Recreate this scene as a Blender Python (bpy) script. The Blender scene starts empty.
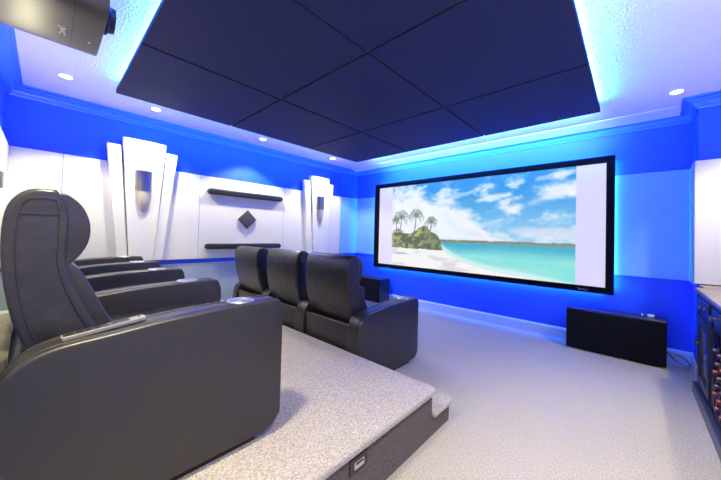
import bpy, bmesh, math, random
import numpy as np
from mathutils import Vector, Matrix
random.seed(7)
S = bpy.context.scene
COL = S.collection

# ------------------------------------------------------------------ materials
def mat(name, color, rough=.6, metal=0., spec=.5, bump=None, vary=None, emis=None, coat=0., trans=0.):
    m = bpy.data.materials.new(name); m.use_nodes = True
    nt = m.node_tree; n = nt.nodes; l = nt.links
    b = n['Principled BSDF']
    b.inputs['Base Color'].default_value = (*color, 1)
    b.inputs['Roughness'].default_value = rough
    b.inputs['Metallic'].default_value = metal
    b.inputs['Specular IOR Level'].default_value = spec
    b.inputs['Coat Weight'].default_value = coat
    b.inputs['Transmission Weight'].default_value = trans
    if emis:
        b.inputs['Emission Color'].default_value = (*emis[0], 1)
        b.inputs['Emission Strength'].default_value = emis[1]
    if bump or vary:
        tc = n.new('ShaderNodeTexCoord')
    if vary:   # (scale, second colour, lo, hi)
        t = n.new('ShaderNodeTexNoise'); t.inputs['Scale'].default_value = vary[0]; t.inputs['Detail'].default_value = 4
        r = n.new('ShaderNodeValToRGB')
        r.color_ramp.elements[0].position = vary[2]; r.color_ramp.elements[1].position = vary[3]
        r.color_ramp.elements[0].color = (*color, 1); r.color_ramp.elements[1].color = (*vary[1], 1)
        l.new(tc.outputs['Object'], t.inputs['Vector']); l.new(t.outputs['Fac'], r.inputs['Fac'])
        l.new(r.outputs['Color'], b.inputs['Base Color'])
    if bump:   # (scale, strength, distance)
        t2 = n.new('ShaderNodeTexNoise'); t2.inputs['Scale'].default_value = bump[0]; t2.inputs['Detail'].default_value = 3
        bp = n.new('ShaderNodeBump'); bp.inputs['Strength'].default_value = bump[1]; bp.inputs['Distance'].default_value = bump[2]
        l.new(tc.outputs['Object'], t2.inputs['Vector']); l.new(t2.outputs['Fac'], bp.inputs['Height'])
        l.new(bp.outputs['Normal'], b.inputs['Normal'])
    return m

M = {}
M['paint'] = mat('wall_paint', (.012, .10, .85), .55)
M['ceiling'] = mat('ceiling_texture', (.80, .80, .80), .8, bump=(70, .9, .012))
M['trim'] = mat('white_trim', (.78, .80, .84), .35)
M['carpet'] = mat('carpet', (.33, .30, .285), .95, spec=.1, vary=(160, (.66, .615, .585), .34, .66), bump=(135, 1., .012))
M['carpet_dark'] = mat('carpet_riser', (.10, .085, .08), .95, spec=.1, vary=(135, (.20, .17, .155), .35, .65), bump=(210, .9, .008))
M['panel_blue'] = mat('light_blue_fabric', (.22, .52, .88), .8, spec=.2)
M['crown'] = mat('blue_crown_paint', (.06, .22, .85), .35)
M['lower_board'] = mat('grey_lower_board', (.40, .50, .64), .6)
M['base_trim'] = mat('pale_baseboard', (.50, .62, .84), .35)
M['panel'] = mat('white_fabric', (.80, .79, .78), .8, spec=.2)
M['board'] = mat('white_board', (.84, .84, .84), .5)
M['bar'] = mat('charcoal_bar', (.016, .015, .017), .45)
M['diamond'] = mat('taupe_plate', (.065, .06, .055), .5)
M['leather'] = mat('black_leather', (.020, .019, .019), .36, spec=.65, bump=(11, .40, .025))
M['leather_side'] = mat('black_leather_smooth', (.024, .022, .020), .38, spec=.65, bump=(260, .08, .002))
M['seam'] = mat('stitching', (.012, .012, .014), .6)
M['plastic'] = mat('black_plastic', (.012, .012, .013), .4)
M['steel'] = mat('stainless', (.75, .75, .76), .3, .9)
M['steel_dark'] = mat('cup_recess', (.5, .5, .52), .35, .8)
M['nickel'] = mat('brushed_nickel', (.30, .27, .24), .28, 1.)
M['glass_shade'] = mat('opal_glass', (.60, .52, .42), .3)
M['tile'] = mat('ceiling_cloud_fabric', (.012, .017, .072), .7, spec=.25)
M['tile_edge'] = mat('ceiling_cloud_edge', (.06, .065, .10), .6)
M['frame'] = mat('black_velvet', (.004, .004, .005), .9, spec=.1)
M['bezel_text'] = mat('bezel_lettering', (.35, .35, .42), .4)
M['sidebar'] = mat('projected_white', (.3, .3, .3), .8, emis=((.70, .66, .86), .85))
M['grille'] = mat('speaker_grille', (.006, .006, .008), .9, spec=.15)
M['cabinet_black'] = mat('speaker_gloss', (.02, .022, .03), .3)
M['projector'] = mat('projector_shell', (.075, .062, .056), .38, spec=.6)
M['logo'] = mat('projector_lettering', (.75, .70, .66), .4)
M['lens'] = mat('lens_glass', (.01, .012, .03), .08, spec=.8)
M['lacquer'] = mat('dark_lacquer', (.010, .014, .045), .3)
M['base_mold'] = mat('cabinet_base', (.045, .045, .06), .3)
M['counter'] = mat('stone_counter', (.24, .18, .125), .4, vary=(6, (.32, .25, .18), .4, .6))
M['cab_glass'] = mat('door_glass', (.9, .9, .95), .05, trans=.9)
M['bottle'] = mat('wine_bottle', (.012, .03, .015), .1, spec=.7)
M['cap_red'] = mat('red_foil', (.28, .02, .03), .35)
M['cap_dark'] = mat('dark_foil', (.06, .03, .08), .35)
M['white_plastic'] = mat('white_plastic', (.75, .75, .75), .4)
M['cord'] = mat('black_cord', (.02, .02, .03), .5)
M['bronze'] = mat('bronze_plate', (.055, .042, .034), .4, .4)
M['silver'] = mat('silver_plastic', (.55, .53, .50), .35, .4)
M['remote_shell'] = mat('remote_shell', (.30, .29, .28), .4, .3)
M['button'] = mat('remote_buttons', (.02, .02, .02), .5)
M['led_lamp'] = mat('downlight_lens', (1, 1, 1), .4, emis=((1, .93, .80), 14))
M['led_blue'] = mat('led_strip', (.2, .4, 1), .4, emis=((.05, .25, 1), 3))

# ------------------------------------------------------------------ builders
def setp(o, label=None, cat=None, group=None, kind=None):
    if label: o['label'] = label
    if cat: o['category'] = cat
    if group: o['group'] = group
    if kind: o['kind'] = kind
    return o

def wloc(o):
    v = Vector((0, 0, 0))
    while o is not None:
        v += o.location; o = o.parent
    return v

def thing(name, loc, label, cat, group=None):
    o = bpy.data.objects.new(name, None); o.empty_display_size = .05
    COL.objects.link(o); o.location = loc
    return setp(o, label, cat, group)

class MB:
    def __init__(s): s.bm = bmesh.new()
    def _bev(s, edges, w, seg=3):
        if w > 0: bmesh.ops.bevel(s.bm, geom=list(edges), offset=w, segments=seg, profile=.5, affect='EDGES', clamp_overlap=True)
    def box(s, x0, x1, y0, y1, z0, z1, bev=0., seg=2):
        b2 = bmesh.new(); r = bmesh.ops.create_cube(b2, size=1)
        for v in b2.verts:
            v.co = Vector(((x0+x1)/2+v.co.x*(x1-x0), (y0+y1)/2+v.co.y*(y1-y0), (z0+z1)/2+v.co.z*(z1-z0)))
        if bev: bmesh.ops.bevel(b2, geom=list(b2.edges), offset=bev, segments=seg, profile=.5, affect='EDGES', clamp_overlap=True)
        s._join(b2); return s
    def _join(s, b2):
        me = bpy.data.meshes.new('tmp'); b2.to_mesh(me); b2.free(); s.bm.from_mesh(me); bpy.data.meshes.remove(me)
    def prism(s, pts, a0, a1, axis='x', bev=0., seg=3, M4=None):
        """closed 2D outline extruded along an axis; pts are (y,z) for x, (x,z) for y, (x,y) for z"""
        b2 = bmesh.new()
        def P(p, a):
            return Vector((a, p[0], p[1])) if axis == 'x' else Vector((p[0], a, p[1])) if axis == 'y' else Vector((p[0], p[1], a))
        A = [b2.verts.new(P(p, a0)) for p in pts]; B = [b2.verts.new(P(p, a1)) for p in pts]
        f0 = b2.faces.new(A); f1 = b2.faces.new(B[::-1]); n = len(pts)
        for i in range(n): b2.faces.new((A[i], B[i], B[(i+1) % n], A[(i+1) % n]))
        bmesh.ops.recalc_face_normals(b2, faces=b2.faces)
        if bev:
            ed = set(f0.edges) | set(f1.edges)
            bmesh.ops.bevel(b2, geom=list(ed), offset=bev, segments=seg, profile=.5, affect='EDGES', clamp_overlap=True)
        if M4 is not None: bmesh.ops.transform(b2, matrix=M4, verts=b2.verts)
        s._join(b2); return s
    def cyl(s, p0, p1, r0, r1=None, seg=20):
        r1 = r0 if r1 is None else r1
        p0 = Vector(p0); p1 = Vector(p1); d = p1-p0
        b2 = bmesh.new()
        bmesh.ops.create_cone(b2, cap_ends=True, segments=seg, radius1=r0, radius2=r1, depth=d.length)
        q = Vector((0, 0, 1)).rotation_difference(d.normalized())
        bmesh.ops.transform(b2, matrix=Matrix.Translation((p0+p1)/2) @ q.to_matrix().to_4x4(), verts=b2.verts)
        s._join(b2); return s
    def lathe(s, prof, center, axis=(0, 0, 1), seg=24):
        """prof: (radius, along)"""
        b2 = bmesh.new(); rings = []
        for r, h in prof:
            rings.append([b2.verts.new((max(r, 1e-4)*math.cos(2*math.pi*k/seg), max(r, 1e-4)*math.sin(2*math.pi*k/seg), h)) for k in range(seg)])
        for a, b in zip(rings, rings[1:]):
            for k in range(seg): b2.faces.new((a[k], a[(k+1) % seg], b[(k+1) % seg], b[k]))
        b2.faces.new(rings[0][::-1]); b2.faces.new(rings[-1])
        bmesh.ops.recalc_face_normals(b2, faces=b2.faces)
        q = Vector((0, 0, 1)).rotation_difference(Vector(axis).normalized())
        bmesh.ops.transform(b2, matrix=Matrix.Translation(center) @ q.to_matrix().to_4x4(), verts=b2.verts)
        s._join(b2); return s
    def tube(s, pts, r, seg=6):
        P = [Vector(p) for p in pts]; b2 = bmesh.new(); rings = []
        for i, p in enumerate(P):
            t = (P[min(i+1, len(P)-1)]-P[max(i-1, 0)]).normalized()
            u = t.cross(Vector((.31, .52, .79))).normalized(); w = t.cross(u)
            rings.append([b2.verts.new(p+r*(math.cos(2*math.pi*k/seg)*u+math.sin(2*math.pi*k/seg)*w)) for k in range(seg)])
        for a, b in zip(rings, rings[1:]):
            for k in range(seg): b2.faces.new((a[k], a[(k+1) % seg], b[(k+1) % seg], b[k]))
        b2.faces.new(rings[0][::-1]); b2.faces.new(rings[-1])
        bmesh.ops.recalc_face_normals(b2, faces=b2.faces)
        s._join(b2); return s
    def sweep(s, path, prof, closed=False, zoff=0.):
        """profile (inward offset, z) swept along a plan path, interior on the right-hand side, mitred"""
        n = len(path); b2 = bmesh.new(); rows = []
        def nrm(i, j):
            d = Vector((path[j][0]-path[i][0], path[j][1]-path[i][1])).normalized(); return Vector((d.y, -d.x))
        for i in range(n):
            if closed: na, nb = nrm((i-1) % n, i), nrm(i, (i+1) % n)
            elif i == 0: na = nb = nrm(0, 1)
            elif i == n-1: na = nb = nrm(n-2, n-1)
            else: na, nb = nrm(i-1, i), nrm(i, i+1)
            m = (na+nb); m = m/ max(m.dot(na), .2)
            rows.append([b2.verts.new((path[i][0]+m.x*o, path[i][1]+m.y*o, z+zoff)) for o, z in prof])
        k = len(prof)
        for i in range(n if closed else n-1):
            a, b = rows[i], rows[(i+1) % n]
            for q in range(k): b2.faces.new((a[q], b[q], b[(q+1) % k], a[(q+1) % k]))
        if not closed: b2.faces.new(rows[0]); b2.faces.new(rows[-1][::-1])
        bmesh.ops.recalc_face_normals(b2, faces=b2.faces)
        s._join(b2); return s
    def build(s, name, m, parent=None, origin=None, smooth=True, angle=35):
        o0 = wloc(parent) if parent is not None else Vector(origin or (0, 0, 0))
        bmesh.ops.translate(s.bm, vec=-o0, verts=s.bm.verts)
        me = bpy.data.meshes.new(name); s.bm.to_mesh(me); s.bm.free()
        me.materials.append(M[m] if isinstance(m, str) else m)
        if smooth:
            me.polygons.foreach_set('use_smooth', [True]*len(me.polygons)); me.set_sharp_from_angle(angle=math.radians(angle))
        o = bpy.data.objects.new(name, me); COL.objects.link(o)
        if parent is not None: o.parent = parent
        else: o.location = o0
        return o

def struct(name, mb, m, smooth=False):
    return setp(mb.build(name, m, smooth=smooth), kind='structure')

def smoothline(pts, n=6, closed=False):
    P = [Vector((*p, 0)) if len(p) == 2 else Vector(p) for p in pts]; out = []; k = len(P)
    for i in range(k if closed else k-1):
        g = (lambda j: P[j % k]) if closed else (lambda j: P[min(max(j, 0), k-1)])
        a, b, c, d = g(i-1), g(i), g(i+1), g(i+2)
        for j in range(n):
            t = j/n
            out.append(.5*((2*b)+(-a+c)*t+(2*a-5*b+4*c-d)*t*t+(-a+3*b-3*c+d)*t**3))
    if not closed: out.append(P[-1])
    return [tuple(v)[:len(pts[0])] for v in out]

# ------------------------------------------------------------------ the room
ZC = 2.505; XR = 5.25; YR = -4.63; PH = .29
T = .12
struct('floor', MB().box(-T, XR+T, YR-T, T, -.1, 0), 'carpet')
struct('ceiling', MB().box(-T, XR+T, YR-T, T, ZC, ZC+.1), 'ceiling')
struct('wall_left', MB().prism([(-T, YR-T), (0, YR-T), (0, -.42), (.07, 0), (.07, T), (-T, T)], 0, ZC, 'z'), 'paint')
struct('wall_front', MB().box(.07, 4.66, 0, T, 0, ZC), 'paint')
struct('wall_right', MB().prism([(4.66, T), (4.66, 0), (4.645, -.40), (XR, -.40), (XR, YR), (XR+T, YR), (XR+T, T)], 0, ZC, 'z'), 'paint')
struct('wall_rear', MB().box(0, XR+T, YR-T, YR, 0, ZC), 'paint')
loop = [(0, YR), (0, -.42), (.07, 0), (4.66, 0), (4.645, -.40), (XR, -.40), (XR, YR)]
crown = [(0, 2.405), (.016, 2.405), (.019, 2.415), (.010, 2.418), (.014, 2.428), (.030, 2.430), (.032, 2.437), (.024, 2.440), (.030, 2.452), (.048, 2.466), (.070, 2.472), (.072, 2.480), (.066, 2.483), (.082, 2.487), (.100, 2.489), (.100, ZC), (0, ZC)]
struct('trim_1', MB().sweep(loop, crown, closed=True), 'crown')
# sloped cove board on the ceiling along the screen wall
struct('trim_2', MB().prism([(-.10, 2.468), (-.29, 2.501), (-.29, ZC), (-.10, ZC)], .12, 4.555, 'x'), 'trim')
bprof = [(0, 0), (.016, 0), (.016, .108), (.010, .122), (.006, .132), (0, .132)]
struct('baseboard_front', MB().sweep([(0, -2.73), (0, -.42), (.07, 0), (4.66, 0), (4.645, -.40), (4.9, -.40)], bprof), 'base_trim')
struct('baseboard_rear', MB().sweep([(3.342, YR), (0, YR), (0, -2.73)], bprof, zoff=PH), 'trim')
struct('wall_left_lower', MB().box(0, .006, YR, -.44, 0, .778), 'lower_board')  # lighter grey-blue board over the lower left wall, below a bare strip
struct('wall_right_lower', MB().box(XR-.006, XR, YR+.02, -2.5, 0, .83), 'lower_board')  # unseen grey board added to cut blue bounce onto the seats
struct('wall_rear_lower', MB().box(.01, XR-.01, YR, YR+.006, 0, .83), 'lower_board')  # same added board on the rear wall, against blue bounce
# riser: dark carpeted body, light carpeted deck with a rounded nosing, one step at its right end
PX = 3.342; PY = -2.73
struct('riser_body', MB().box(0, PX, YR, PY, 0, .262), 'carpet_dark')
nose = [(0, YR), (PX-.01, YR), (PX+.022, YR), (PX+.022, PY+.022), (0, PY+.022)]
def nosed_slab(x0, x1, y0, y1, z0, z1):
    mb = MB(); b2 = bmesh.new(); bmesh.ops.create_cube(b2, size=1)
    for v in b2.verts: v.co = Vector(((x0+x1)/2+v.co.x*(x1-x0), (y0+y1)/2+v.co.y*(y1-y0), (z0+z1)/2+v.co.z*(z1-z0)))
    ed = [e for e in b2.edges if all(v.co.z > z1-1e-4 for v in e.verts) or all(v.co.x > x1-1e-4 and v.co.y > y1-1e-4 for v in e.verts)]
    bmesh.ops.bevel(b2, geom=ed, offset=.016, segments=4, profile=.5, affect='EDGES')
    mb._join(b2); return mb
struct('riser_deck', nosed_slab(0, PX+.022, YR, PY+.022, .258, PH), 'carpet', smooth=True)
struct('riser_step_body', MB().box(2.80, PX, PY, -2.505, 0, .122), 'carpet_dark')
struct('riser_step_tread', nosed_slab(2.80, PX+.022, PY, -2.485, .118, .146), 'carpet', smooth=True)

# ------------------------------------------------------------------ fabric wall panels
ZB, ZT = .832, 1.937
def wall_panel(label, pts, z0=ZB, z1=ZT, m='panel'):
    """pts: plan outline of the panel"""
    c = Vector((sum(p[0] for p in pts)/len(pts), sum(p[1] for p in pts)/len(pts), z0))
    o = MB().prism(pts, z0, z1, 'z', bev=.004, seg=1).build('fabric_wall_panel', m, origin=c, smooth=False)
    return setp(o, label, 'wall panel', 'white fabric wall panels around the room')
G = .0025
PT = .03
for y0, y1, lab in ((YR+.005, -4.25, 'narrow white fabric panel at the rear end of the left wall, behind the nearest headrest'),
                    (-4.25, -2.975, 'white fabric wall panel behind the larger nearer fan-shaped wall ornament'),
                    (-2.975, -1.70, 'white fabric wall panel carrying the diamond plate and two charcoal bars'),
                    (-1.70, -.43, 'white fabric wall panel behind the farther fan-shaped wall ornament')):
    wall_panel(lab, [(0, y0+G), (PT, y0+G), (PT, y1-G), (0, y1-G)])
wall_panel('narrow blue-lit panel strip in the corner left of the projection screen', [(.0005, -.418), (PT, -.422), (.07+PT, -.031), (.0705, -.002)], m='panel_blue')
wall_panel('blue-lit panel showing left of the projection screen frame on the screen wall', [(.103, 0), (.103, -PT), (1.6, -PT), (1.6, 0)], m='panel_blue')
wall_panel('wall panel hidden directly behind the projected beach picture', [(1.605, 0), (1.605, -PT), (3.1, -PT), (3.1, 0)], m='panel_blue')
wall_panel('pale blue-lit panel right of the projection screen frame', [(3.105, 0), (3.105, -PT), (4.628, -PT), (4.655, 0)], m='panel_blue')
wall_panel('slim panel strip on the short return wall at the right corner', [(4.6595, -.002), (4.630, -.032), (4.617, -.397), (4.645, -.4)], m='panel_blue')
wall_panel('warm cream-lit fabric panel above the wine cabinet counter at right edge', [(4.625, -.4005), (4.625, -.43), (5.24, -.43), (5.24, -.4005)], .848)
wall_panel('white fabric panel on the rear wall behind the seats, at the far left edge', [(.035, YR), (.035, YR+PT), (1.7, YR+PT), (1.7, YR)])
wall_panel('white fabric panel on the rear wall behind the projector', [(1.71, YR), (1.71, YR+PT), (3.4, YR+PT), (3.4, YR)])
wall_panel('unseen white fabric panel on the rear wall at the right aisle, added against blue bounce', [(3.41, YR), (3.41, YR+PT), (5.22, YR+PT), (5.22, YR)])  # this panel and the two below added to cut blue bounce off unseen walls
wall_panel('unseen white fabric panel on the right wall above the wine cabinet, added against blue bounce', [(XR, -2.49), (XR-PT, -2.49), (XR-PT, -.435), (XR, -.435)], .848)
wall_panel('unseen white fabric panel on the right wall near the rear corner, added against blue bounce', [(XR, YR+.035), (XR-PT, YR+.035), (XR-PT, -2.5), (XR, -2.5)])
# ------------------------------------------------------------------ fan shaped wall ornaments + sconces
def fan(yc, label, lab_s):
    r = thing('fan_wall_ornament', (PT, yc, .84), label, 'wall ornament', 'fan ornaments on the left wall')
    # outlines in (y, z)
    def brd(pts, x0, x1, nm):
        MB().prism([(yc+a, z) for a, z in pts], x0, x1, 'x', bev=.003, seg=1).build(nm, 'board', r, smooth=False)
    brd([(-.205, 2.215), (.205, 2.215), (.112, .842), (-.112, .842)], PT, .120, 'center_board')
    brd([(-.335, 2.125), (-.215, 2.125), (-.118, .842), (-.212, .842)], PT, .092, 'side_board')
    brd([(.335, 2.125), (.212, 2.125), (.116, .842), (.205, .842)], PT, .092, 'side_board')
    s = thing('wall_sconce', (.120, yc-.005, 1.66), lab_s, 'wall sconce', 'sconces on the fan ornaments')
    b = MB()
    yy = yc-.005
    prof = [(.072*math.cos(t), .062*math.sin(t)) for t in np.linspace(-math.pi/2, math.pi/2, 17)]
    def half(z0, z1, rr, k=1.):
        return [(.120+rr*.85*math.cos(t), yy+rr*math.sin(t)) for t in np.linspace(-math.pi/2, math.pi/2, 19)]
    MB().prism(half(0, 0, .077), 1.635, 1.865, 'z', bev=.004, seg=1).build('metal_cover', 'nickel', s)
    MB().prism(half(0, 0, .080), 1.85, 1.862, 'z').build('top_band', 'nickel', s)
    # glass shade: lofted half rounds narrowing to the tip
    b2 = bmesh.new(); rings = []
    for k in range(11):
        a = k/10*math.pi/2
        rr = .070*math.cos(a)+.001; z = 1.636-.245*math.sin(a)
        rings.append([b2.verts.new((.120+rr*.85*math.cos(t), yy+rr*math.sin(t), z)) for t in np.linspace(-math.pi/2, math.pi/2, 17)])
    for p, q in zip(rings, rings[1:]):
        for k in range(16): b2.faces.new((p[k], p[k+1], q[k+1], q[k]))
    for p, q in zip(rings, rings[1:]): b2.faces.new((p[0], q[0], q[16], p[16]))
    b2.faces.new(rings[0])
    bmesh.ops.recalc_face_normals(b2, faces=b2.faces)
    mb = MB(); mb._join(b2); mb.build('glass_shade', 'glass_shade', s)
fan(-3.595, 'white layered fan-shaped wall ornament nearer the camera, above the armrests', 'half-round metal and opal glass sconce on the nearer fan ornament')
fan(-1.015, 'white layered fan-shaped wall ornament farther away, near the screen corner', 'half-round metal and opal glass sconce on the farther fan ornament')

def capsule(yc, zc, half, h, label):
    pts = []
    for k in range(13):
        t = -math.pi/2+math.pi*k/12; pts.append((yc+half-h+h*math.cos(t), zc+h*math.sin(t)))
    for k in range(13):
        t = math.pi/2+math.pi*k/12; pts.append((yc-half+h+h*math.cos(t), zc+h*math.sin(t)))
    o = MB().prism(pts, PT, .10, 'x', bev=.012, seg=3).build('wall_bar', 'bar', origin=(PT, yc, zc-h))
    setp(o, label, 'wall bar', 'charcoal bars on the left wall')
capsule(-2.325, 1.738, .565, .037, 'rounded charcoal horizontal bar on the left wall above the diamond plate')
capsule(-2.335, .995, .565, .037, 'rounded charcoal horizontal bar on the left wall below the diamond plate')
d = .135
o = MB().prism([(-2.325-d, 1.385), (-2.325, 1.385+d), (-2.325+d, 1.385), (-2.325, 1.385-d)], PT, .075, 'x', bev=.006, seg=2).build('diamond_plate', 'diamond', origin=(PT, -2.325, 1.385-d))
setp(o, 'taupe grey diamond plate on the left wall between two bars', 'wall ornament')

# ------------------------------------------------------------------ suspended ceiling panel
CX0, CX1, CY0, CY1, CZ = .805, 3.99, -3.955, -.815, 2.42
r = thing('ceiling_cloud', ((CX0+CX1)/2, (CY0+CY1)/2, CZ), 'dark navy square ceiling panel of nine tiles with glowing blue edge', 'ceiling panel')
g = .009
xs = [CX0, CX0+1.048, CX0+2.113, CX1]; ys = [CY1, CY1-1.02, CY1-2.105, CY0]
for i in range(3):
    for j in range(3):
        MB().box(xs[i]+(g if i else 0), xs[i+1]-(g if i < 2 else 0), ys[j+1]+(g if j < 2 else 0), ys[j]-(g if j else 0), CZ, CZ+.02, .002, 1).build('fabric_tile', 'tile', r, smooth=False)
MB().box(CX0, CX1, CY0, CY1, CZ+.014, CZ+.042).build('backing_frame', 'tile_edge', r, smooth=False)
m = MB()
for x0, x1, y0, y1 in ((CX0+.06, CX1-.06, CY0+.06, CY0+.075), (CX0+.06, CX1-.06, CY1-.075, CY1-.06), (CX0+.06, CX0+.075, CY0+.075, CY1-.075), (CX1-.075, CX1-.06, CY0+.075, CY1-.075)):
    m.box(x0, x1, y0, y1, CZ+.043, CZ+.055)
m.build('led_strip', 'led_blue', r, smooth=False)
for x in (1.6, 3.2):
    for y in (-1.6, -3.2): MB().box(x-.04, x+.04, y-.04, y+.04, CZ+.042, ZC).build('ceiling_spacer', 'plastic', r, smooth=False)

# ------------------------------------------------------------------ projection screen
SX0, SX1, SZ0, SZ1 = .606, 4.075, .608, 2.163
IX0, IX1, IZ0, IZ1 = .715, 4.0, .680, 2.086
scr = thing('projection_screen', ((SX0+SX1)/2, -.05, SZ0), 'wide black-framed projection screen showing a tropical beach', 'projection screen')
for a in ((SX0, IX0, SZ0, SZ1), (IX1, SX1, SZ0, SZ1), (IX0, IX1, SZ0, IZ0), (IX0, IX1, IZ1, SZ1)):
    MB().box(a[0], a[1], -.082, -.042, a[2], a[3], .003, 1).build('frame_bar', 'frame', scr, smooth=False)
MB().box(SX0+.03, SX1-.03, -.060, -.044, SZ0+.03, SZ1-.03).build('backing', 'frame', scr, smooth=False)
for x in (1.2, 2.34, 3.5):
    MB().box(x-.03, x+.03, -.044, -PT, 1.2, 1.5).build('wall_bracket', 'plastic', scr, smooth=False)
PX0, PX1 = 1.02, 3.725
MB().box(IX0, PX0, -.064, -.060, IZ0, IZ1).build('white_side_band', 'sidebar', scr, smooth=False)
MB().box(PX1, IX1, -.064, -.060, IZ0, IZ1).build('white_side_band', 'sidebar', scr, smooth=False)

def beach():
    W, H = 400, 208
    u = np.linspace(0, 1, W+1)[None, :].repeat(H+1, 0); v = np.linspace(0, 1, H+1)[:, None].repeat(W+1, 1)
    rng = np.random.RandomState(3)
    tabs = [rng.rand(64, 64) for _ in range(6)]
    def vn(x, y, k):
        t = tabs[k % 6]; xi = np.floor(x).astype(int); yi = np.floor(y).astype(int); fx = x-xi; fy = y-yi
        fx = fx*fx*(3-2*fx); fy = fy*fy*(3-2*fy)
        g = lambda a, b: t[(yi+b) % 64, (xi+a) % 64]
        return (g(0, 0)*(1-fx)+g(1, 0)*fx)*(1-fy)+(g(0, 1)*(1-fx)+g(1, 1)*fx)*fy
    def fbm(x, y, o=5):
        s = 0; a = .5; t = 0
        for k in range(o): s = s+a*vn(x*2**k+k*7.3, y*2**k+k*3.1, k); t += a; a *= .55
        return s/t
    def sm(a, b, x): t = np.clip((x-a)/(b-a), 0, 1); return t*t*(3-2*t)
    c = lambda r, g, b: np.array([r, g, b])/255.
    mix = lambda A, B, t: A*(1-t[..., None])+B*t[..., None]
    A = u*1.93
    # sky
    img = mix(np.ones((H+1, W+1, 3))*c(140, 204, 240), np.ones((H+1, W+1, 3))*c(50, 150, 222), sm(.36, .95, v))
    n = fbm(A*4.2+v*2, v*7, 6)
    # big white bank on the left, sinking to the right
    bank = sm(.08, -.10, (v-(.98-.62*sm(.12, .85, u)-.05*np.sin(u*9)))+(n-.5)*.9*.6)
    bank = bank*sm(.30, .45, v+.06)
    img = mix(img, c(250, 252, 254)*np.ones_like(img), np.clip(bank*(.72+.45*n), 0, 1))
    wisp = sm(.50, .72, fbm(A*5+v*3+9, v*10-A*2.5, 6))*sm(.45, .6, v)*.8
    img = mix(img, c(245, 250, 253)*np.ones_like(img), wisp)
    def streak(u0, v0, u1, v1, w, s):
        dx, dy = u1-u0, v1-v0; t = np.clip(((u-u0)*dx+(v-v0)*dy)/(dx*dx+dy*dy), 0, 1)
        dd = np.hypot(u-(u0+t*dx), (v-(v0+t*dy)))
        return sm(1, .1, dd/w+(n-.5)*2.2)*s
    for a in ((.74, .66, 1.0, .82, .09, .9), (.58, .76, .72, .80, .045, .8), (.45, .82, .55, .86, .04, .5), (.86, .93, 1., .96, .03, .5), (.0, .86, .2, .9, .1, .6)):
        img = mix(img, c(250, 252, 255)*np.ones_like(img), np.clip(streak(*a), 0, 1))
    img = mix(img, c(238, 234, 240)*np.ones_like(img), np.clip(streak(.58, .40, .70, .41, .05, .7)+streak(.75, .44, 1., .42, .06, .6), 0, 1))
    # sea
    HZ = .325
    sea = mix(np.ones_like(img)*c(70, 175, 200), np.ones_like(img)*c(138, 230, 222), sm(.31, .16, v+(n-.5)*.05))
    sea = mix(sea, np.ones_like(img)*c(170, 236, 226), sm(.55, .62, fbm(A*3, v*22, 4))*sm(.3, .1, v)*.6)
    img = np.where((v < HZ-.012)[..., None], sea, img)
    # distant wooded shore and its pale beach
    shore = (v > HZ-.012+.006*(1-u)) & (v < HZ+.008+.018*n)
    lc = mix(np.ones_like(img)*c(120, 120, 80), np.ones_like(img)*c(165, 160, 125), fbm(A*40, v*40, 3))
    img = np.where(shore[..., None], lc, img)
    # sand
    edge = np.interp(u, [0, .30, .36, .42, .48, .65, .85, 1.], [.30, .29, .245, .16, .105, .05, .0, -.03])+.008*np.sin(u*17)+.01*(n-.5)
    sand = mix(np.ones_like(img)*c(250, 248, 246), np.ones_like(img)*c(226, 222, 222), sm(.5, .75, fbm(A*5, v*16, 5)))
    img = mix(img, np.ones_like(img)*c(232, 250, 246), sm(.05, .0, np.abs(v-edge-.02))*.8)
    img = np.where((v < edge)[..., None], sand, img)
    img = mix(img, np.ones_like(img)*c(170, 180, 195), sm(1, .3, np.hypot((u-.07)/.09, (v-.155)/.02))*.8)
    # bushes
    top = .405+.02*np.sin(u*34)+.075*np.exp(-((u-.25)/.07)**2)+.05*(n-.5)
    top = np.where(u > .27, np.minimum(top, .52-np.maximum(0, (u-.27)/.095)**2*.27), top)
    bot = .225-.01*u+.02*(fbm(A*14, v*14, 3)-.5)
    bush = (v < top+.04*(fbm(A*26, v*30, 3)-.5)) & (v > bot) & (u < .375)
    bn = fbm(A*22, v*26, 5)
    bc = mix(np.ones_like(img)*c(84, 98, 58), np.ones_like(img)*c(190, 190, 106), sm(.32, .68, bn))
    bc = mix(bc, np.ones_like(img)*c(70, 86, 60), sm(.02, .09, (top-v))*sm(.28, .2, v)*.5)
    bc = mix(bc, np.ones_like(img)*c(88, 104, 66), (sm(.2, .27, u)*.45))
    img = np.where(bush[..., None], bc, img)
    # palms
    def line(pts, w, col, a=1.):
        nonlocal img
        for (u0, v0), (u1, v1) in zip(pts, pts[1:]):
            dx, dy = (u1-u0)*1.93, v1-v0; L = dx*dx+dy*dy+1e-9
            t = np.clip(((u-u0)*1.93*dx+(v-v0)*dy)/L, 0, 1)
            dd = np.hypot((u-u0)*1.93-t*dx, v-v0-t*dy)
            k = np.clip(1.4-dd/w, 0, 1)*a
            img = mix(img, np.ones_like(img)*col, k)
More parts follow.
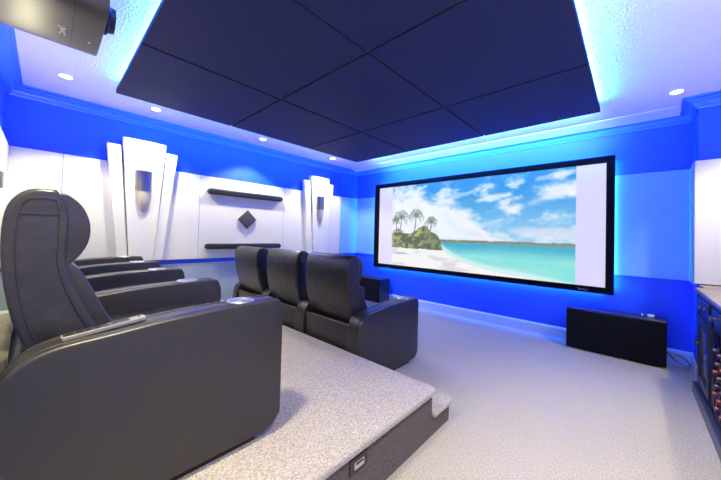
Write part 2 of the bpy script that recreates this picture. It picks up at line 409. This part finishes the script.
    for (bu, bv, tu, tv, s) in ((.055, .40, .075, .60, .125), (.165, .38, .185, .615, .12), (.285, .44, .290, .535, .085), (.035, .42, .03, .56, .06)):
        line([(bu, bv), (bu*.4+tu*.6+.004, bv*.5+tv*.5), (tu, tv)], .007, c(120, 112, 92))
        for k in range(13):
            a = math.radians(-48+k*276/12); L = s*(.8+.3*rng.rand())
            ex, ey = tu+math.cos(a)*L/1.93, tv+math.sin(a)*L*.75
            mxx, myy = tu+math.cos(a)*L*.55/1.93, tv+math.sin(a)*L*.55+.022
            line([(tu, tv), (mxx, myy), (ex, ey-.012)], .0055, c(112, 126, 92)*(.8+.4*rng.rand()), .85)
    # thatched roof beside the palms
    roof = (v < .47-np.abs(u-.05)*.9) & (v > .425) & (u < .1)
    img = np.where(roof[..., None], np.ones_like(img)*c(150, 148, 146), img)
    img = np.clip(img, 0, 1); img = img*.97+.03   # the haze of a projected picture in a lit room
    lin = np.where(img <= .04045, img/12.92, ((img+.055)/1.055)**2.4)
    me = bpy.data.meshes.new('beach_picture')
    X = PX0+(PX1-PX0)*u; Z = IZ0+(IZ1-IZ0)*v
    o0 = scr.location
    V = np.stack([X-o0.x, np.full_like(X, -.0645)-o0.y, Z-o0.z], -1).reshape(-1, 3)
    idx = np.arange((W+1)*(H+1)).reshape(H+1, W+1)
    F = np.stack([idx[:-1, :-1], idx[:-1, 1:], idx[1:, 1:], idx[1:, :-1]], -1).reshape(-1, 4)
    me.from_pydata(V.tolist(), [], F.tolist())
    ca = me.color_attributes.new('picture', 'FLOAT_COLOR', 'POINT')
    ca.data.foreach_set('color', np.concatenate([lin.reshape(-1, 3), np.ones((V.shape[0], 1))], 1).astype(np.float32).ravel())
    m = bpy.data.materials.new('projected_picture'); m.use_nodes = True
    nt = m.node_tree; b = nt.nodes['Principled BSDF']; at = nt.nodes.new('ShaderNodeVertexColor'); at.layer_name = 'picture'
    b.inputs['Base Color'].default_value = (.05, .05, .05, 1); b.inputs['Roughness'].default_value = .9; b.inputs['Specular IOR Level'].default_value = 0.
    nt.links.new(at.outputs['Color'], b.inputs['Emission Color']); b.inputs['Emission Strength'].default_value = .95
    me.materials.append(m)
    o = bpy.data.objects.new('beach_picture', me); COL.objects.link(o); o.parent = scr
    o['label'] = 'projected picture of palms, white sand and turquoise sea'
beach()

def text(s, size, m, parent, M4, name, depth=.001):
    cu = bpy.data.curves.new(name, 'FONT'); cu.body = s; cu.size = size; cu.extrude = depth; cu.align_x = 'CENTER'; cu.align_y = 'CENTER'
    tmp = bpy.data.objects.new('tmp', cu); COL.objects.link(tmp)
    dg = bpy.context.evaluated_depsgraph_get(); me = bpy.data.meshes.new_from_object(tmp.evaluated_get(dg))
    bpy.data.objects.remove(tmp); bpy.data.curves.remove(cu)
    me.materials.clear(); me.materials.append(M[m]); me.name = name
    me.transform(Matrix.Translation(-wloc(parent)) @ M4)
    o = bpy.data.objects.new(name, me); COL.objects.link(o); o.parent = parent
    return o
text('Stewart', .03, 'bezel_text', scr, Matrix.Translation((3.80, -.0825, .640)) @ Matrix.Rotation(math.pi/2, 4, 'X'), 'bezel_lettering')

# ------------------------------------------------------------------ floor speakers
def speaker(x0, x1, y0, y1, h, label):
    r = thing('floor_speaker', ((x0+x1)/2, (y0+y1)/2, 0), label, 'speaker', 'low black floor speakers under the screen')
    MB().box(x0, x1, y0+.022, y1, .012, h, .004, 1).build('cabinet', 'cabinet_black', r, smooth=False)
    MB().box(x0+.004, x1-.004, y0, y0+.021, .016, h-.012, .005, 2).build('grille', 'grille', r, smooth=False)
    for x in (x0+.06, x1-.06):
        for y in (y0+.06, y1-.05): MB().cyl((x, y, 0), (x, y, .013), .018).build('foot', 'plastic', r)
    return r
speaker(3.675, 4.468, -.31, -.075, .445, 'low wide black floor speaker with grille, right of the seats beneath the screen')
speaker(.19, .962, -.33, -.03, .418, 'low wide black floor speaker in the left corner, half hidden behind seats')
r = thing('sensor_box', (4.36, -.155, .445), 'tiny white sensor box with cable on top of the right floor speaker', 'sensor')
MB().box(4.335, 4.385, -.175, -.135, .445, .470, .004, 2).build('case', 'white_plastic', r)
MB().box(4.29, 4.305, -.165, -.145, .445, .468, .002, 1).build('plug', 'white_plastic', r)
MB().tube(smoothline([(4.385, -.15, .455), (4.42, -.14, .452), (4.455, -.12, .449), (4.474, -.1, .44), (4.478, -.08, .36), (4.478, -.06, .2)], 5), .0035).build('cable', 'cord', r)
o = MB().tube(smoothline([(4.46, -.03, .10), (4.50, -.035, .085), (4.54, -.05, .03), (4.59, -.07, .012), (4.63, -.08, .012), (4.635, -.06, .03), (4.60, -.03, .07), (4.55, -.022, .085)], 6), .004).build('power_cord', 'cord', origin=(4.55, -.05, 0))
setp(o, 'thin dark cord looped on the baseboard beside the right floor speaker', 'cord')

# ------------------------------------------------------------------ recliners
ARM = [(.83, .085), (.828, .555), (.815, .592), (.785, .606), (.60, .606), (.40, .598), (.22, .580), (.09, .566), (.025, .535), (-.012, .48), (-.025, .38), (-.025, .03), (.735, .03), (.765, .045)]
def arm_outline(): 
    top = smoothline(ARM[1:11], 4)
    return [(.83, .085), (.83, .54)]+top[1:]+[(-.025, .03), (.755, .03), (.795, .045)]
REAR = [(.085, 1.028), (.025, 1.022), (-.014, .972), (-.024, .88), (-.018, .76), (.004, .63), (.04, .52), (.085, .42)]
FRONT = [(.27, .42), (.225, .52), (.175, .62), (.142, .70), (.118, .78), (.116, .84), (.118, .92), (.112, .985)]
def back_core(): return smoothline(REAR, 4)+smoothline(FRONT, 4)
HEAD = [(.095, 1.018), (.135, .995), (.160, .95), (.168, .90), (.160, .85), (.135, .805), (.105, .785), (.095, .86), (.09, .95)]
LUMB = [(.105, .79), (.142, .775), (.172, .72), (.212, .63), (.262, .53), (.30, .455), (.25, .43), (.19, .54), (.14, .65)]
AW = .15; HW = .282
def recliner(label, loc, left_arm=False, group=None, rake=0.):
    r = thing('recliner', (0, 0, 0), label, 'recliner', group)
    ob = []
    def arm(sx):
        a0, a1 = (HW, HW+AW-.012) if sx > 0 else (-HW-.105, -HW)
        a = MB().prism(arm_outline(), a0+.002, a1, 'x', bev=.032, seg=5).build('armrest', 'leather_side', r, angle=50)
        line = [(y, z) for y, z in arm_outline()[2:-5]]
        for x in (a1-.031, a0+.033):
            MB().tube([(x, y, z+.0003) for y, z in line], .0022, 5).build('seam', 'seam', a)
        cx = (a0+a1)/2
        c = MB().lathe([(.056, .0), (.056, .006), (.053, .009), (.046, .009), (.044, .004), (.044, -.0)], (cx, .655, .6045), seg=28).build('cup_holder', 'steel', a)
        MB().lathe([(.0435, -.002), (.0435, .0035), (.02, .002), (.0, .002)], (cx, .655, .605), seg=24).build('cup_recess', 'steel_dark', c)
        MB().box(a0+.025, a1-.025, .04, .72, 0, .035).build('foot', 'plastic', r, smooth=False)
    arm(1)
    if left_arm: arm(-1)
    MB().box(-HW+.003, HW-.003, .03, .72, .055, .36, .01, 2).build('base', 'leather_side', r)
    MB().box(-HW+.001, HW+.0, -.004, .035, .04, .478, .012, 3).build('rear_panel', 'leather_side', r)
    MB().box(-HW+.02, HW-.02, .05, .70, 0, .057).build('plinth', 'plastic', r, smooth=False)
    MB().prism(smoothline([(.22, .37), (.70, .36), (.775, .375), (.79, .42), (.765, .47), (.68, .492), (.40, .485), (.24, .47)], 4, True), -HW+.004, HW-.004, 'x', bev=.03, seg=4).build('seat_cushion', 'leather', r, angle=60)
    MB().box(-HW+.006, HW-.006, .735, .795, .08, .385, .022, 4).build('leg_rest', 'leather', r, angle=60)
    sh = Matrix.Translation((0, 0, .42)) @ Matrix.Shear('XZ', 4, (0, 0)) @ Matrix.Translation((0, 0, -.42))
    R4 = Matrix.Translation((0, .1, .45)) @ Matrix.Rotation(rake, 4, 'X') @ Matrix.Translation((0, -.1, -.45))
    b = MB().prism(back_core(), -HW+.004, HW-.004, 'x', bev=.028, seg=4, M4=R4).build('backrest', 'leather', r, angle=60)
    MB().prism(smoothline(HEAD, 4, True), -HW+.010, HW-.010, 'x', bev=.04, seg=5, M4=R4).build('headrest', 'leather', r, angle=60)
    MB().prism(smoothline(LUMB, 4, True), -HW+.010, HW-.010, 'x', bev=.04, seg=5, M4=R4).build('lumbar_cushion', 'leather', r, angle=60)
    def P(y, z, x): return tuple(R4 @ Vector((x, y, z)))
    for sx in (-1, 1):
        x = sx*(HW-.0035)
        for ln in ([(.03, .996), (.013, .965), (.004, .88), (.010, .76), (.032, .63), (.068, .52), (.108, .44)],
                   [(.086, .996), (.092, .95), (.093, .86), (.094, .79), (.118, .70), (.150, .62), (.200, .52), (.235, .45)],
                   [(.010, .950), (.05, .949), (.092, .950)], [(.03, .996), (.058, 1.0), (.086, .996)]):
            MB().tube([P(y, z, x) for y, z in smoothline(ln, 5)], .0022, 5).build('seam', 'seam', b)
    r.location = loc
    return r
def copy_tree(o, parent=None):
    c = o.copy(); COL.objects.link(c)
    if parent is not None: c.parent = parent
    for ch in list(o.children): copy_tree(ch, c)
    return c
P_ = .705
gb = 'black recliners in the back row on the riser'; gf = 'black recliners in the front row'
YB = -4.415
b0 = recliner('nearest black leather recliner on the riser, remote control on its armrest', (2.615, YB, PH), group=gb)
for k, lab in ((1, 'second black recliner of the back row, hidden behind the nearest recliner except its armrest'),
               (2, 'third black recliner of the back row, only its armrest end showing')):
    c = copy_tree(b0); c.location = (2.615-P_*k, YB, PH); c['label'] = lab
recliner('leftmost black recliner of the back row, beside the left wall with two armrests', (2.615-P_*3, YB, PH), True, gb)
YF = -2.672
f0 = copy_tree(b0); f0.location = (2.275, YF, 0); f0['group'] = gf
f0['label'] = 'right end front row recliner seen from behind, its full side and cup holder visible'
f1 = copy_tree(b0); f1.location = (2.275-P_, YF, 0); f1['group'] = gf
f1['label'] = 'middle front row black recliner seen from behind'
recliner('leftmost front row black recliner, leaning back with a creased headrest', (2.275-2*P_, YF, 0), True, gf, rake=math.radians(5))

# ------------------------------------------------------------------ remote control on the nearest armrest
r = thing('remote_control', (2.963, -4.222, .866), 'slim silver and black remote control lying on the nearest armrest', 'remote control')
ang = math.atan2(.023, .20)
R4 = Matrix.Translation((2.967, -4.205, .8715)) @ Matrix.Rotation(math.radians(4), 4, 'Z') @ Matrix.Rotation(math.radians(6.5), 4, 'X')
def rb(mb, name, m, smooth=False):
    bmesh.ops.transform(mb.bm, matrix=R4, verts=mb.bm.verts); return mb.build(name, m, r, smooth=smooth)
rb(MB().box(-.020, .020, -.105, .105, 0, .014, .003, 2), 'body', 'remote_shell')
rb(MB().box(-.016, .016, -.100, .06, .0135, .0155), 'key_panel', 'button')
for k in range(6):
    for q in (-1, 0, 1):
        rb(MB().box(q*.0095-.003, q*.0095+.003, -.095+k*.021-.004, -.095+k*.021+.004, .0155, .0163), 'button', 'nickel')
rb(MB().box(-.004, .004, .050, .056, .0138, .016), 'key', 'button'); rb(MB().box(-.004, .004, .085, .092, .0138, .016), 'key', 'button')

# ------------------------------------------------------------------ step light in the riser side
r = thing('step_light', (PX, -3.38, .168), 'small bronze step light plate set in the dark riser side', 'step light')
MB().box(PX, PX+.008, -3.438, -3.324, .166, .232, .002, 1).build('plate', 'bronze', r, smooth=False)
MB().box(PX+.006, PX+.012, -3.413, -3.352, .184, .214, .002, 1).build('lens', 'silver', r, smooth=False)
MB().box(PX+.010, PX+.014, -3.405, -3.36, .205, .213).build('hood', 'bronze', r, smooth=False)

# ------------------------------------------------------------------ projector
pr = thing('projector', (2.24, -4.39, 2.17), 'dark brown grey projector hanging from the ceiling at top left', 'projector')
PXA, PXB, PYA, PYB, PZA, PZB = 1.955, 2.515, -4.59, -4.185, 2.155, 2.345
sec = [(PXA+.02, PZB), (PXA, PZB-.03), (PXA, PZA+.07), (PXA+.012, PZA+.035), (PXA+.05, PZA+.010), (PXA+.13, PZA), (PXB-.13, PZA), (PXB-.05, PZA+.010), (PXB-.012, PZA+.035), (PXB, PZA+.07), (PXB, PZB-.03), (PXB-.02, PZB)]
MB().prism(smoothline(sec, 4, True), PYA, PYB, 'y', bev=.02, seg=4).build('shell', 'projector', pr)
cxp, czp = (PXA+PXB)/2, (PZA+PZB)/2
MB().prism([(cxp+(x-cxp)*1.002, czp+(z-czp)*1.006) for x, z in smoothline(sec, 4, True)], -4.2935, -4.2915, 'y').build('panel_joint', 'seam', pr)
MB().lathe([(.075, 0), (.075, .02), (.062, .03), (.058, .05), (.05, .05), (.045, .03)], (2.25, PYB-.005, 2.265), (0, 1, 0)).build('lens_barrel', 'plastic', pr)
MB().lathe([(.05, .03), (.04, .042), (.02, .048), (0, .05)], (2.25, PYB-.005, 2.265), (0, 1, 0)).build('lens', 'lens', pr)
MB().cyl((2.24, -4.40, PZB-.01), (2.24, -4.40, ZC-.012), .022).build('mount_pole', 'plastic', pr)
MB().lathe([(.07, 0), (.07, .012)], (2.24, -4.40, ZC-.012)).build('mount_plate', 'plastic', pr)
Mt = Matrix.Translation((2.185, -4.325, PZA-.0008)) @ Matrix(((-1, 0, 0, 0), (0, 1, 0, 0), (0, 0, -1, 0), (0, 0, 0, 1)))
text('JVC', .034, 'logo', pr, Mt @ Matrix.Diagonal((1.6, .85, 1, 1)), 'lettering')
MB().box(2.155, 2.168, -4.232, -4.222, PZA-.001, PZA+.003).build('badge', 'logo', pr, smooth=False)
MB().box(2.172, 2.192, -4.230, -4.215, PZA-.001, PZA+.003).build('badge', 'logo', pr, smooth=False)

# ------------------------------------------------------------------ wine cabinet
CXF = 4.615; CY_F = -.72; CY_N = -2.40; CTOP = .812
wc = thing('wine_cabinet', (4.88, -1.5, 0), 'dark lacquered wine cabinet with drawers and bottle rack at right edge', 'cabinet')
XB = 5.215
m = MB()
m.box(CXF+.02, XB, CY_F-.022, CY_F, .09, CTOP); m.box(CXF+.02, XB, CY_N, CY_N+.022, .09, CTOP)
m.box(XB-.015, XB, CY_N, CY_F, .09, CTOP); m.box(CXF+.02, XB, CY_N, CY_F, .09, .115); m.box(CXF+.02, XB, CY_N, CY_F, CTOP-.02, CTOP)
m.box(CXF+.02, XB, -1.32, -1.30, .11, CTOP); m.box(CXF+.02, XB, CY_N, CY_F, .655, .67)
m.build('carcass', 'lacquer', wc, smooth=False)
m = MB()
m.box(CXF, CXF+.021, CY_F-.10, CY_F, .09, CTOP); m.box(CXF, CXF+.021, -1.37, -1.27, .09, CTOP); m.box(CXF, CXF+.021, CY_N, CY_N+.07, .09, CTOP)
m.box(CXF, CXF+.021, CY_N, CY_F, CTOP-.03, CTOP); m.box(CXF, CXF+.021, CY_N, CY_F, .64, .68); m.box(CXF, CXF+.021, CY_N, CY_F, .09, .125)
m.build('face_frame', 'lacquer', wc, smooth=False)
MB().box(4.585, XB, CY_N-.01, CY_F+.0, 0, .085, .006, 2).build('base_molding', 'base_mold', wc, smooth=False)
def knob(p, par): MB().lathe([(.006, 0), (.006, .012), (.014, .016), (.016, .022), (.012, .028), (0, .030)], p, (-1, 0, 0), seg=16).build('knob', 'nickel', par)
for y0, y1 in ((-1.26, -.83), (-2.32, -1.38)):
    dr = MB().box(CXF-.012, CXF+.018, y0, y1, .690, .778, .004, 1).build('drawer', 'lacquer', wc, smooth=False)
    if y1 > -1: knob((CXF-.012, -1.11, .735), dr)
    else: knob((CXF-.012, -1.50, .735), dr); knob((CXF-.012, -2.2, .735), dr)
m = MB()
m.box(CXF-.012, CXF+.018, -.88, -.825, .13, .635); m.box(CXF-.012, CXF+.018, -1.265, -1.21, .13, .635)
m.box(CXF-.012, CXF+.018, -1.21, -.88, .13, .19); m.box(CXF-.012, CXF+.018, -1.21, -.88, .575, .635)
dr = m.build('door', 'lacquer', wc, smooth=False); knob((CXF-.012, -.85, .425), dr)
MB().box(CXF, CXF+.004, -1.21, -.88, .19, .575).build('glass_pane', 'cab_glass', dr, smooth=False)
# diagonal bottle lattice
m = MB(); s = .135
def slat(y0, z0, y1, z1):
    dy, dz = y1-y0, z1-z0; L = math.hypot(dy, dz); ny, nz = -dz/L*.006, dy/L*.006
    m.prism([(y0-ny, z0-nz), (y1-ny, z1-nz), (y1+ny, z1+nz), (y0+ny, z0+nz)], CXF-.001, XB-.05, 'x')
ya, yb, za, zb = -2.325, -1.375, .127, .637
for k in range(-12, 30):
    for sg in (1, -1):
        # line: y = ya + k*s*... ; clip to the opening
        if sg == 1: y0 = ya+k*s*1.0; f = lambda z: y0+(z-za)
        else: y0 = ya+k*s*1.0; f = lambda z: y0-(z-za)
        zs = [za, zb]
        p = []
        for z in np.linspace(za, zb, 120):
            if ya <= f(z) <= yb: p.append((f(z), z))
        if len(p) > 8: slat(*p[0], *p[-1])
m.build('bottle_rack', 'lacquer', wc, smooth=False)
o = MB().box(4.598, 5.235, CY_N-.02, CY_F+.012, CTOP, .842, .005, 2).box(4.652, 5.235, CY_F+.008, -.404, CTOP, .842, .002, 1).build('countertop', 'counter', origin=(4.9, -1.5, CTOP))
setp(o, 'beige stone countertop on the wine cabinet at right edge', 'countertop')
# bottles in the lattice cells: necks towards the room
def bottle(y, z, cap, label):
    r = thing('wine_bottle', (4.59, y, z), label, 'wine bottle', 'wine bottles in the cabinet rack')
    MB().lathe([(.0, .0), (.013, .0), (.0135, .085), (.016, .10), (.034, .135), (.036, .15), (.036, .29), (.0, .293)], (4.603, y, z), (1, 0, 0), seg=16).build('glass_body', 'bottle', r)
    MB().lathe([(.0, -.002), (.0148, -.002), (.0152, .0), (.0152, .055), (.0145, .056)], (4.600, y, z), (1, 0, 0), seg=16).build('foil_cap', cap, r)
rows = ['bottom', 'second lowest', 'middle', 'second highest', 'top']
# cell centres: lines y-(z-za)=ya+k s and y+(z-za)=ya+k s
cells = []
for a in range(-12, 24):
    for b in range(0, 30):
        y = ya+((a+.5)+(b+.5))*s/2; z = za+((b+.5)-(a+.5))*s/2
        if -1.86 < y < -1.40 and za+.04 < z < zb-.04: cells.append((round(z, 4), round(-y, 4)))
cells.sort()
zz = sorted(set(c[0] for c in cells))
ordn = ['first', 'second', 'third', 'fourth', 'fifth', 'sixth']
rown = ['lowest', 'second', 'third', 'fourth', 'fifth', 'sixth', 'seventh']
for zi, z in enumerate(zz):
    row = [c for c in cells if c[0] == z]
    for j, (_, yn) in enumerate(row):
        cap = 'cap_red' if zi < 2 or (zi+2*j) % 3 == 0 else 'cap_dark'
        nm = 'red' if cap == 'cap_red' else 'dark'
        bottle(-yn, z-.006, cap, f'{nm}-capped wine bottle, {ordn[j]} from the glass door in the {rown[zi]} rack row from the bottom')

# ------------------------------------------------------------------ downlights
def downlight(x, y, label, W, size=96, blend=.35, col=(1, .91, .50), soft=.045):
    r = thing('downlight', (x, y, ZC), label, 'ceiling light', 'recessed ceiling downlights')
    MB().lathe([(.054, 0), (.054, -.005), (.042, -.007), (.040, -.003), (.04, 0)], (x, y, ZC), seg=28).build('trim_ring', 'white_plastic', r)
    MB().lathe([(.0, -.001), (.039, -.001), (.039, -.004), (.0, -.005)], (x, y, ZC), seg=24).build('lens', 'led_lamp', r)
    L = bpy.data.lights.new('downlight_lamp', 'SPOT'); L.energy = W; L.spot_size = math.radians(size); L.spot_blend = blend
    L.color = col; L.shadow_soft_size = soft
    o = bpy.data.objects.new('downlight_lamp', L); COL.objects.link(o); o.parent = r; o.location = (0, 0, -.02)
WW = 100
downlight(.63, -4.27, 'lit ceiling downlight at far upper left, below the projector', WW*.7, 100, .3)
downlight(.43, -3.575, 'lit ceiling downlight above the nearer fan ornament, at the dark panel corner', WW, 112, .35)
downlight(.43, -2.32, 'lit ceiling downlight above the diamond plate, beside the dark panel edge', WW, 112, .35)
downlight(.43, -1.02, 'lit ceiling downlight above the farther fan ornament', WW, 112, .35)
downlight(4.49, -.69, 'lit ceiling downlight at upper right near the crown corner', WW*.1, 60, .6)
downlight(4.45, -2.3, 'unseen fill downlight added over the right aisle beside the wine cabinet', WW*2.0, 85, .9)  # this and the next three are unseen fill lamps added for brightness
downlight(4.50, -3.7, 'unseen fill downlight added over the right aisle near the rear wall', WW*2.5, 105, .9, (1, .88, .48), soft=.10)
downlight(3.3, -4.3, 'unseen fill downlight added over the nearest recliner by the rear wall', WW*2.8, 110, .9, (1, .87, .48), soft=.10)
downlight(1.4, -4.3, 'unseen fill downlight added over the back row left of the projector', WW*.7, 110, .9)
downlight(5.0, -.95, 'ceiling downlight over the wine cabinet counter', WW*1.15, 100, .6, (1, .90, .46))

# unseen uplight sconces added on the rear and right walls to whiten the ceiling
def uplight(x, y, n, label, W):
    r = thing('added_uplight', (x, y, 1.49), label, 'wall sconce', 'uplights added to whiten the ceiling')
    t = Vector((-n[1], n[0], 0)); nn = Vector((n[0], n[1], 0))
    pts = []
    for a in np.linspace(-math.pi/2, math.pi/2, 15):
        p = Vector((x, y, 0))+t*(.08*math.sin(a))+nn*(.06*math.cos(a)); pts.append((p.x, p.y))
    MB().prism(pts, 1.44, 1.54, 'z', bev=.004, seg=1).build('metal_cover', 'nickel', r)
    L = bpy.data.lights.new('added_uplight_lamp', 'SPOT'); L.energy = W; L.spot_size = math.radians(165); L.spot_blend = .5; L.color = (1, .93, .62); L.shadow_soft_size = .05
    o = bpy.data.objects.new('added_uplight_lamp', L); COL.objects.link(o); o.parent = r
    o.location = (n[0]*.10, n[1]*.10, .12); o.rotation_euler = (math.pi, 0, 0)
uplight(1.30, YR+PT, (0, 1), 'half-round metal sconce on the rear wall behind the back row, with added fill uplight', 16)
uplight(3.6, YR+PT, (0, 1), 'unseen half-round metal uplight added as fill on the rear wall by the right aisle', 20)
uplight(XR-PT, -2.9, (-1, 0), 'unseen half-round metal uplight added as fill on the right wall', 36)

# ------------------------------------------------------------------ LED strips (blue)
def strip(loc, direction, length, along, W, h=.016, col=(.016, .15, 1.), spread=180):
    L = bpy.data.lights.new('led_strip_lamp', 'AREA'); L.shape = 'RECTANGLE'; L.size = length; L.size_y = h; L.energy = W; L.color = col; L.spread = math.radians(spread)
    o = bpy.data.objects.new('led_strip_lamp', L); COL.objects.link(o)
    z = -Vector(direction).normalized(); x = Vector(along).normalized(); y = z.cross(x)
    o.matrix_world = Matrix.Translation(loc) @ Matrix((x, y, z)).transposed().to_4x4()
    return o
cx, cy = (CX0+CX1)/2, (CY0+CY1)/2; zl = CZ+.0635; WB = 85; IN = .03
strip((CX0+IN, cy, zl), (-1, 0, .55), 3.0, (0, 1, 0), WB*1.)
strip((CX1-IN, cy, zl), (1, 0, .55), 3.0, (0, 1, 0), WB*1.2)
strip((cx, CY0+IN, zl), (0, -1, .55), 3.0, (1, 0, 0), WB*.6)
strip((cx, CY1-IN, zl), (0, 1, .55), 3.0, (1, 0, 0), WB*1.6)
strip((cx, CY1-IN, zl), (0, 1, 0), 3.1, (1, 0, 0), 34, .016, (.18, .50, 1.), 60)  # extra cyan lamp added to brighten the cove board and crown
WS = 38; yl = -.037; sx = (SX0+SX1)/2; sz = (SZ0+SZ1)/2
strip((SX0+.025, yl, sz), (-1, 0, 0), 1.45, (0, 0, 1), WS*.65, .010)
strip((SX1-.025, yl, sz), (1, 0, 0), 1.45, (0, 0, 1), WS*.65, .010)
strip((sx, yl, SZ0+.025), (0, 0, -1), 3.3, (1, 0, 0), WS, .010)
strip((sx, yl, SZ1-.025), (0, 0, 1), 3.3, (1, 0, 0), WS, .010)

# ------------------------------------------------------------------ world, camera, colour
w = bpy.data.worlds.new('world'); S.world = w; w.use_nodes = True
w.node_tree.nodes['Background'].inputs[0].default_value = (.02, .02, .02, 1)
cam = bpy.data.cameras.new('camera'); co = bpy.data.objects.new('camera', cam); COL.objects.link(co)
f = 293.0579; cam.sensor_fit = 'HORIZONTAL'; cam.sensor_width = 36; cam.lens = f*36/721; cam.shift_y = -10.2145/721; cam.shift_x = 0; cam.clip_start = .02
yw, pt, rl = map(math.radians, (42.9134, 1.0149, 1.4863))
F = Vector((-math.sin(yw), math.cos(yw), 0)); Rv = Vector((math.cos(yw), math.sin(yw), 0)); U = Vector((0, 0, 1))
F2 = F*math.cos(pt)+U*math.sin(pt); U2 = U*math.cos(pt)-F*math.sin(pt)
right = Rv*math.cos(rl)+U2*math.sin(rl); up = -Rv*math.sin(rl)+U2*math.cos(rl)
co.matrix_world = Matrix.Translation((4.222575, -4.351575, 1.2)) @ Matrix((right, up, -F2)).transposed().to_4x4()
S.camera = co
S.view_settings.view_transform = 'Standard'; S.view_settings.look = 'None'; S.view_settings.gamma = 1; S.view_settings.exposure = 0
S.view_settings.use_curve_mapping = False
S.cycles.use_denoising = True
S.cycles.max_bounces = 8; S.cycles.diffuse_bounces = 5; S.cycles.sample_clamp_indirect = 6
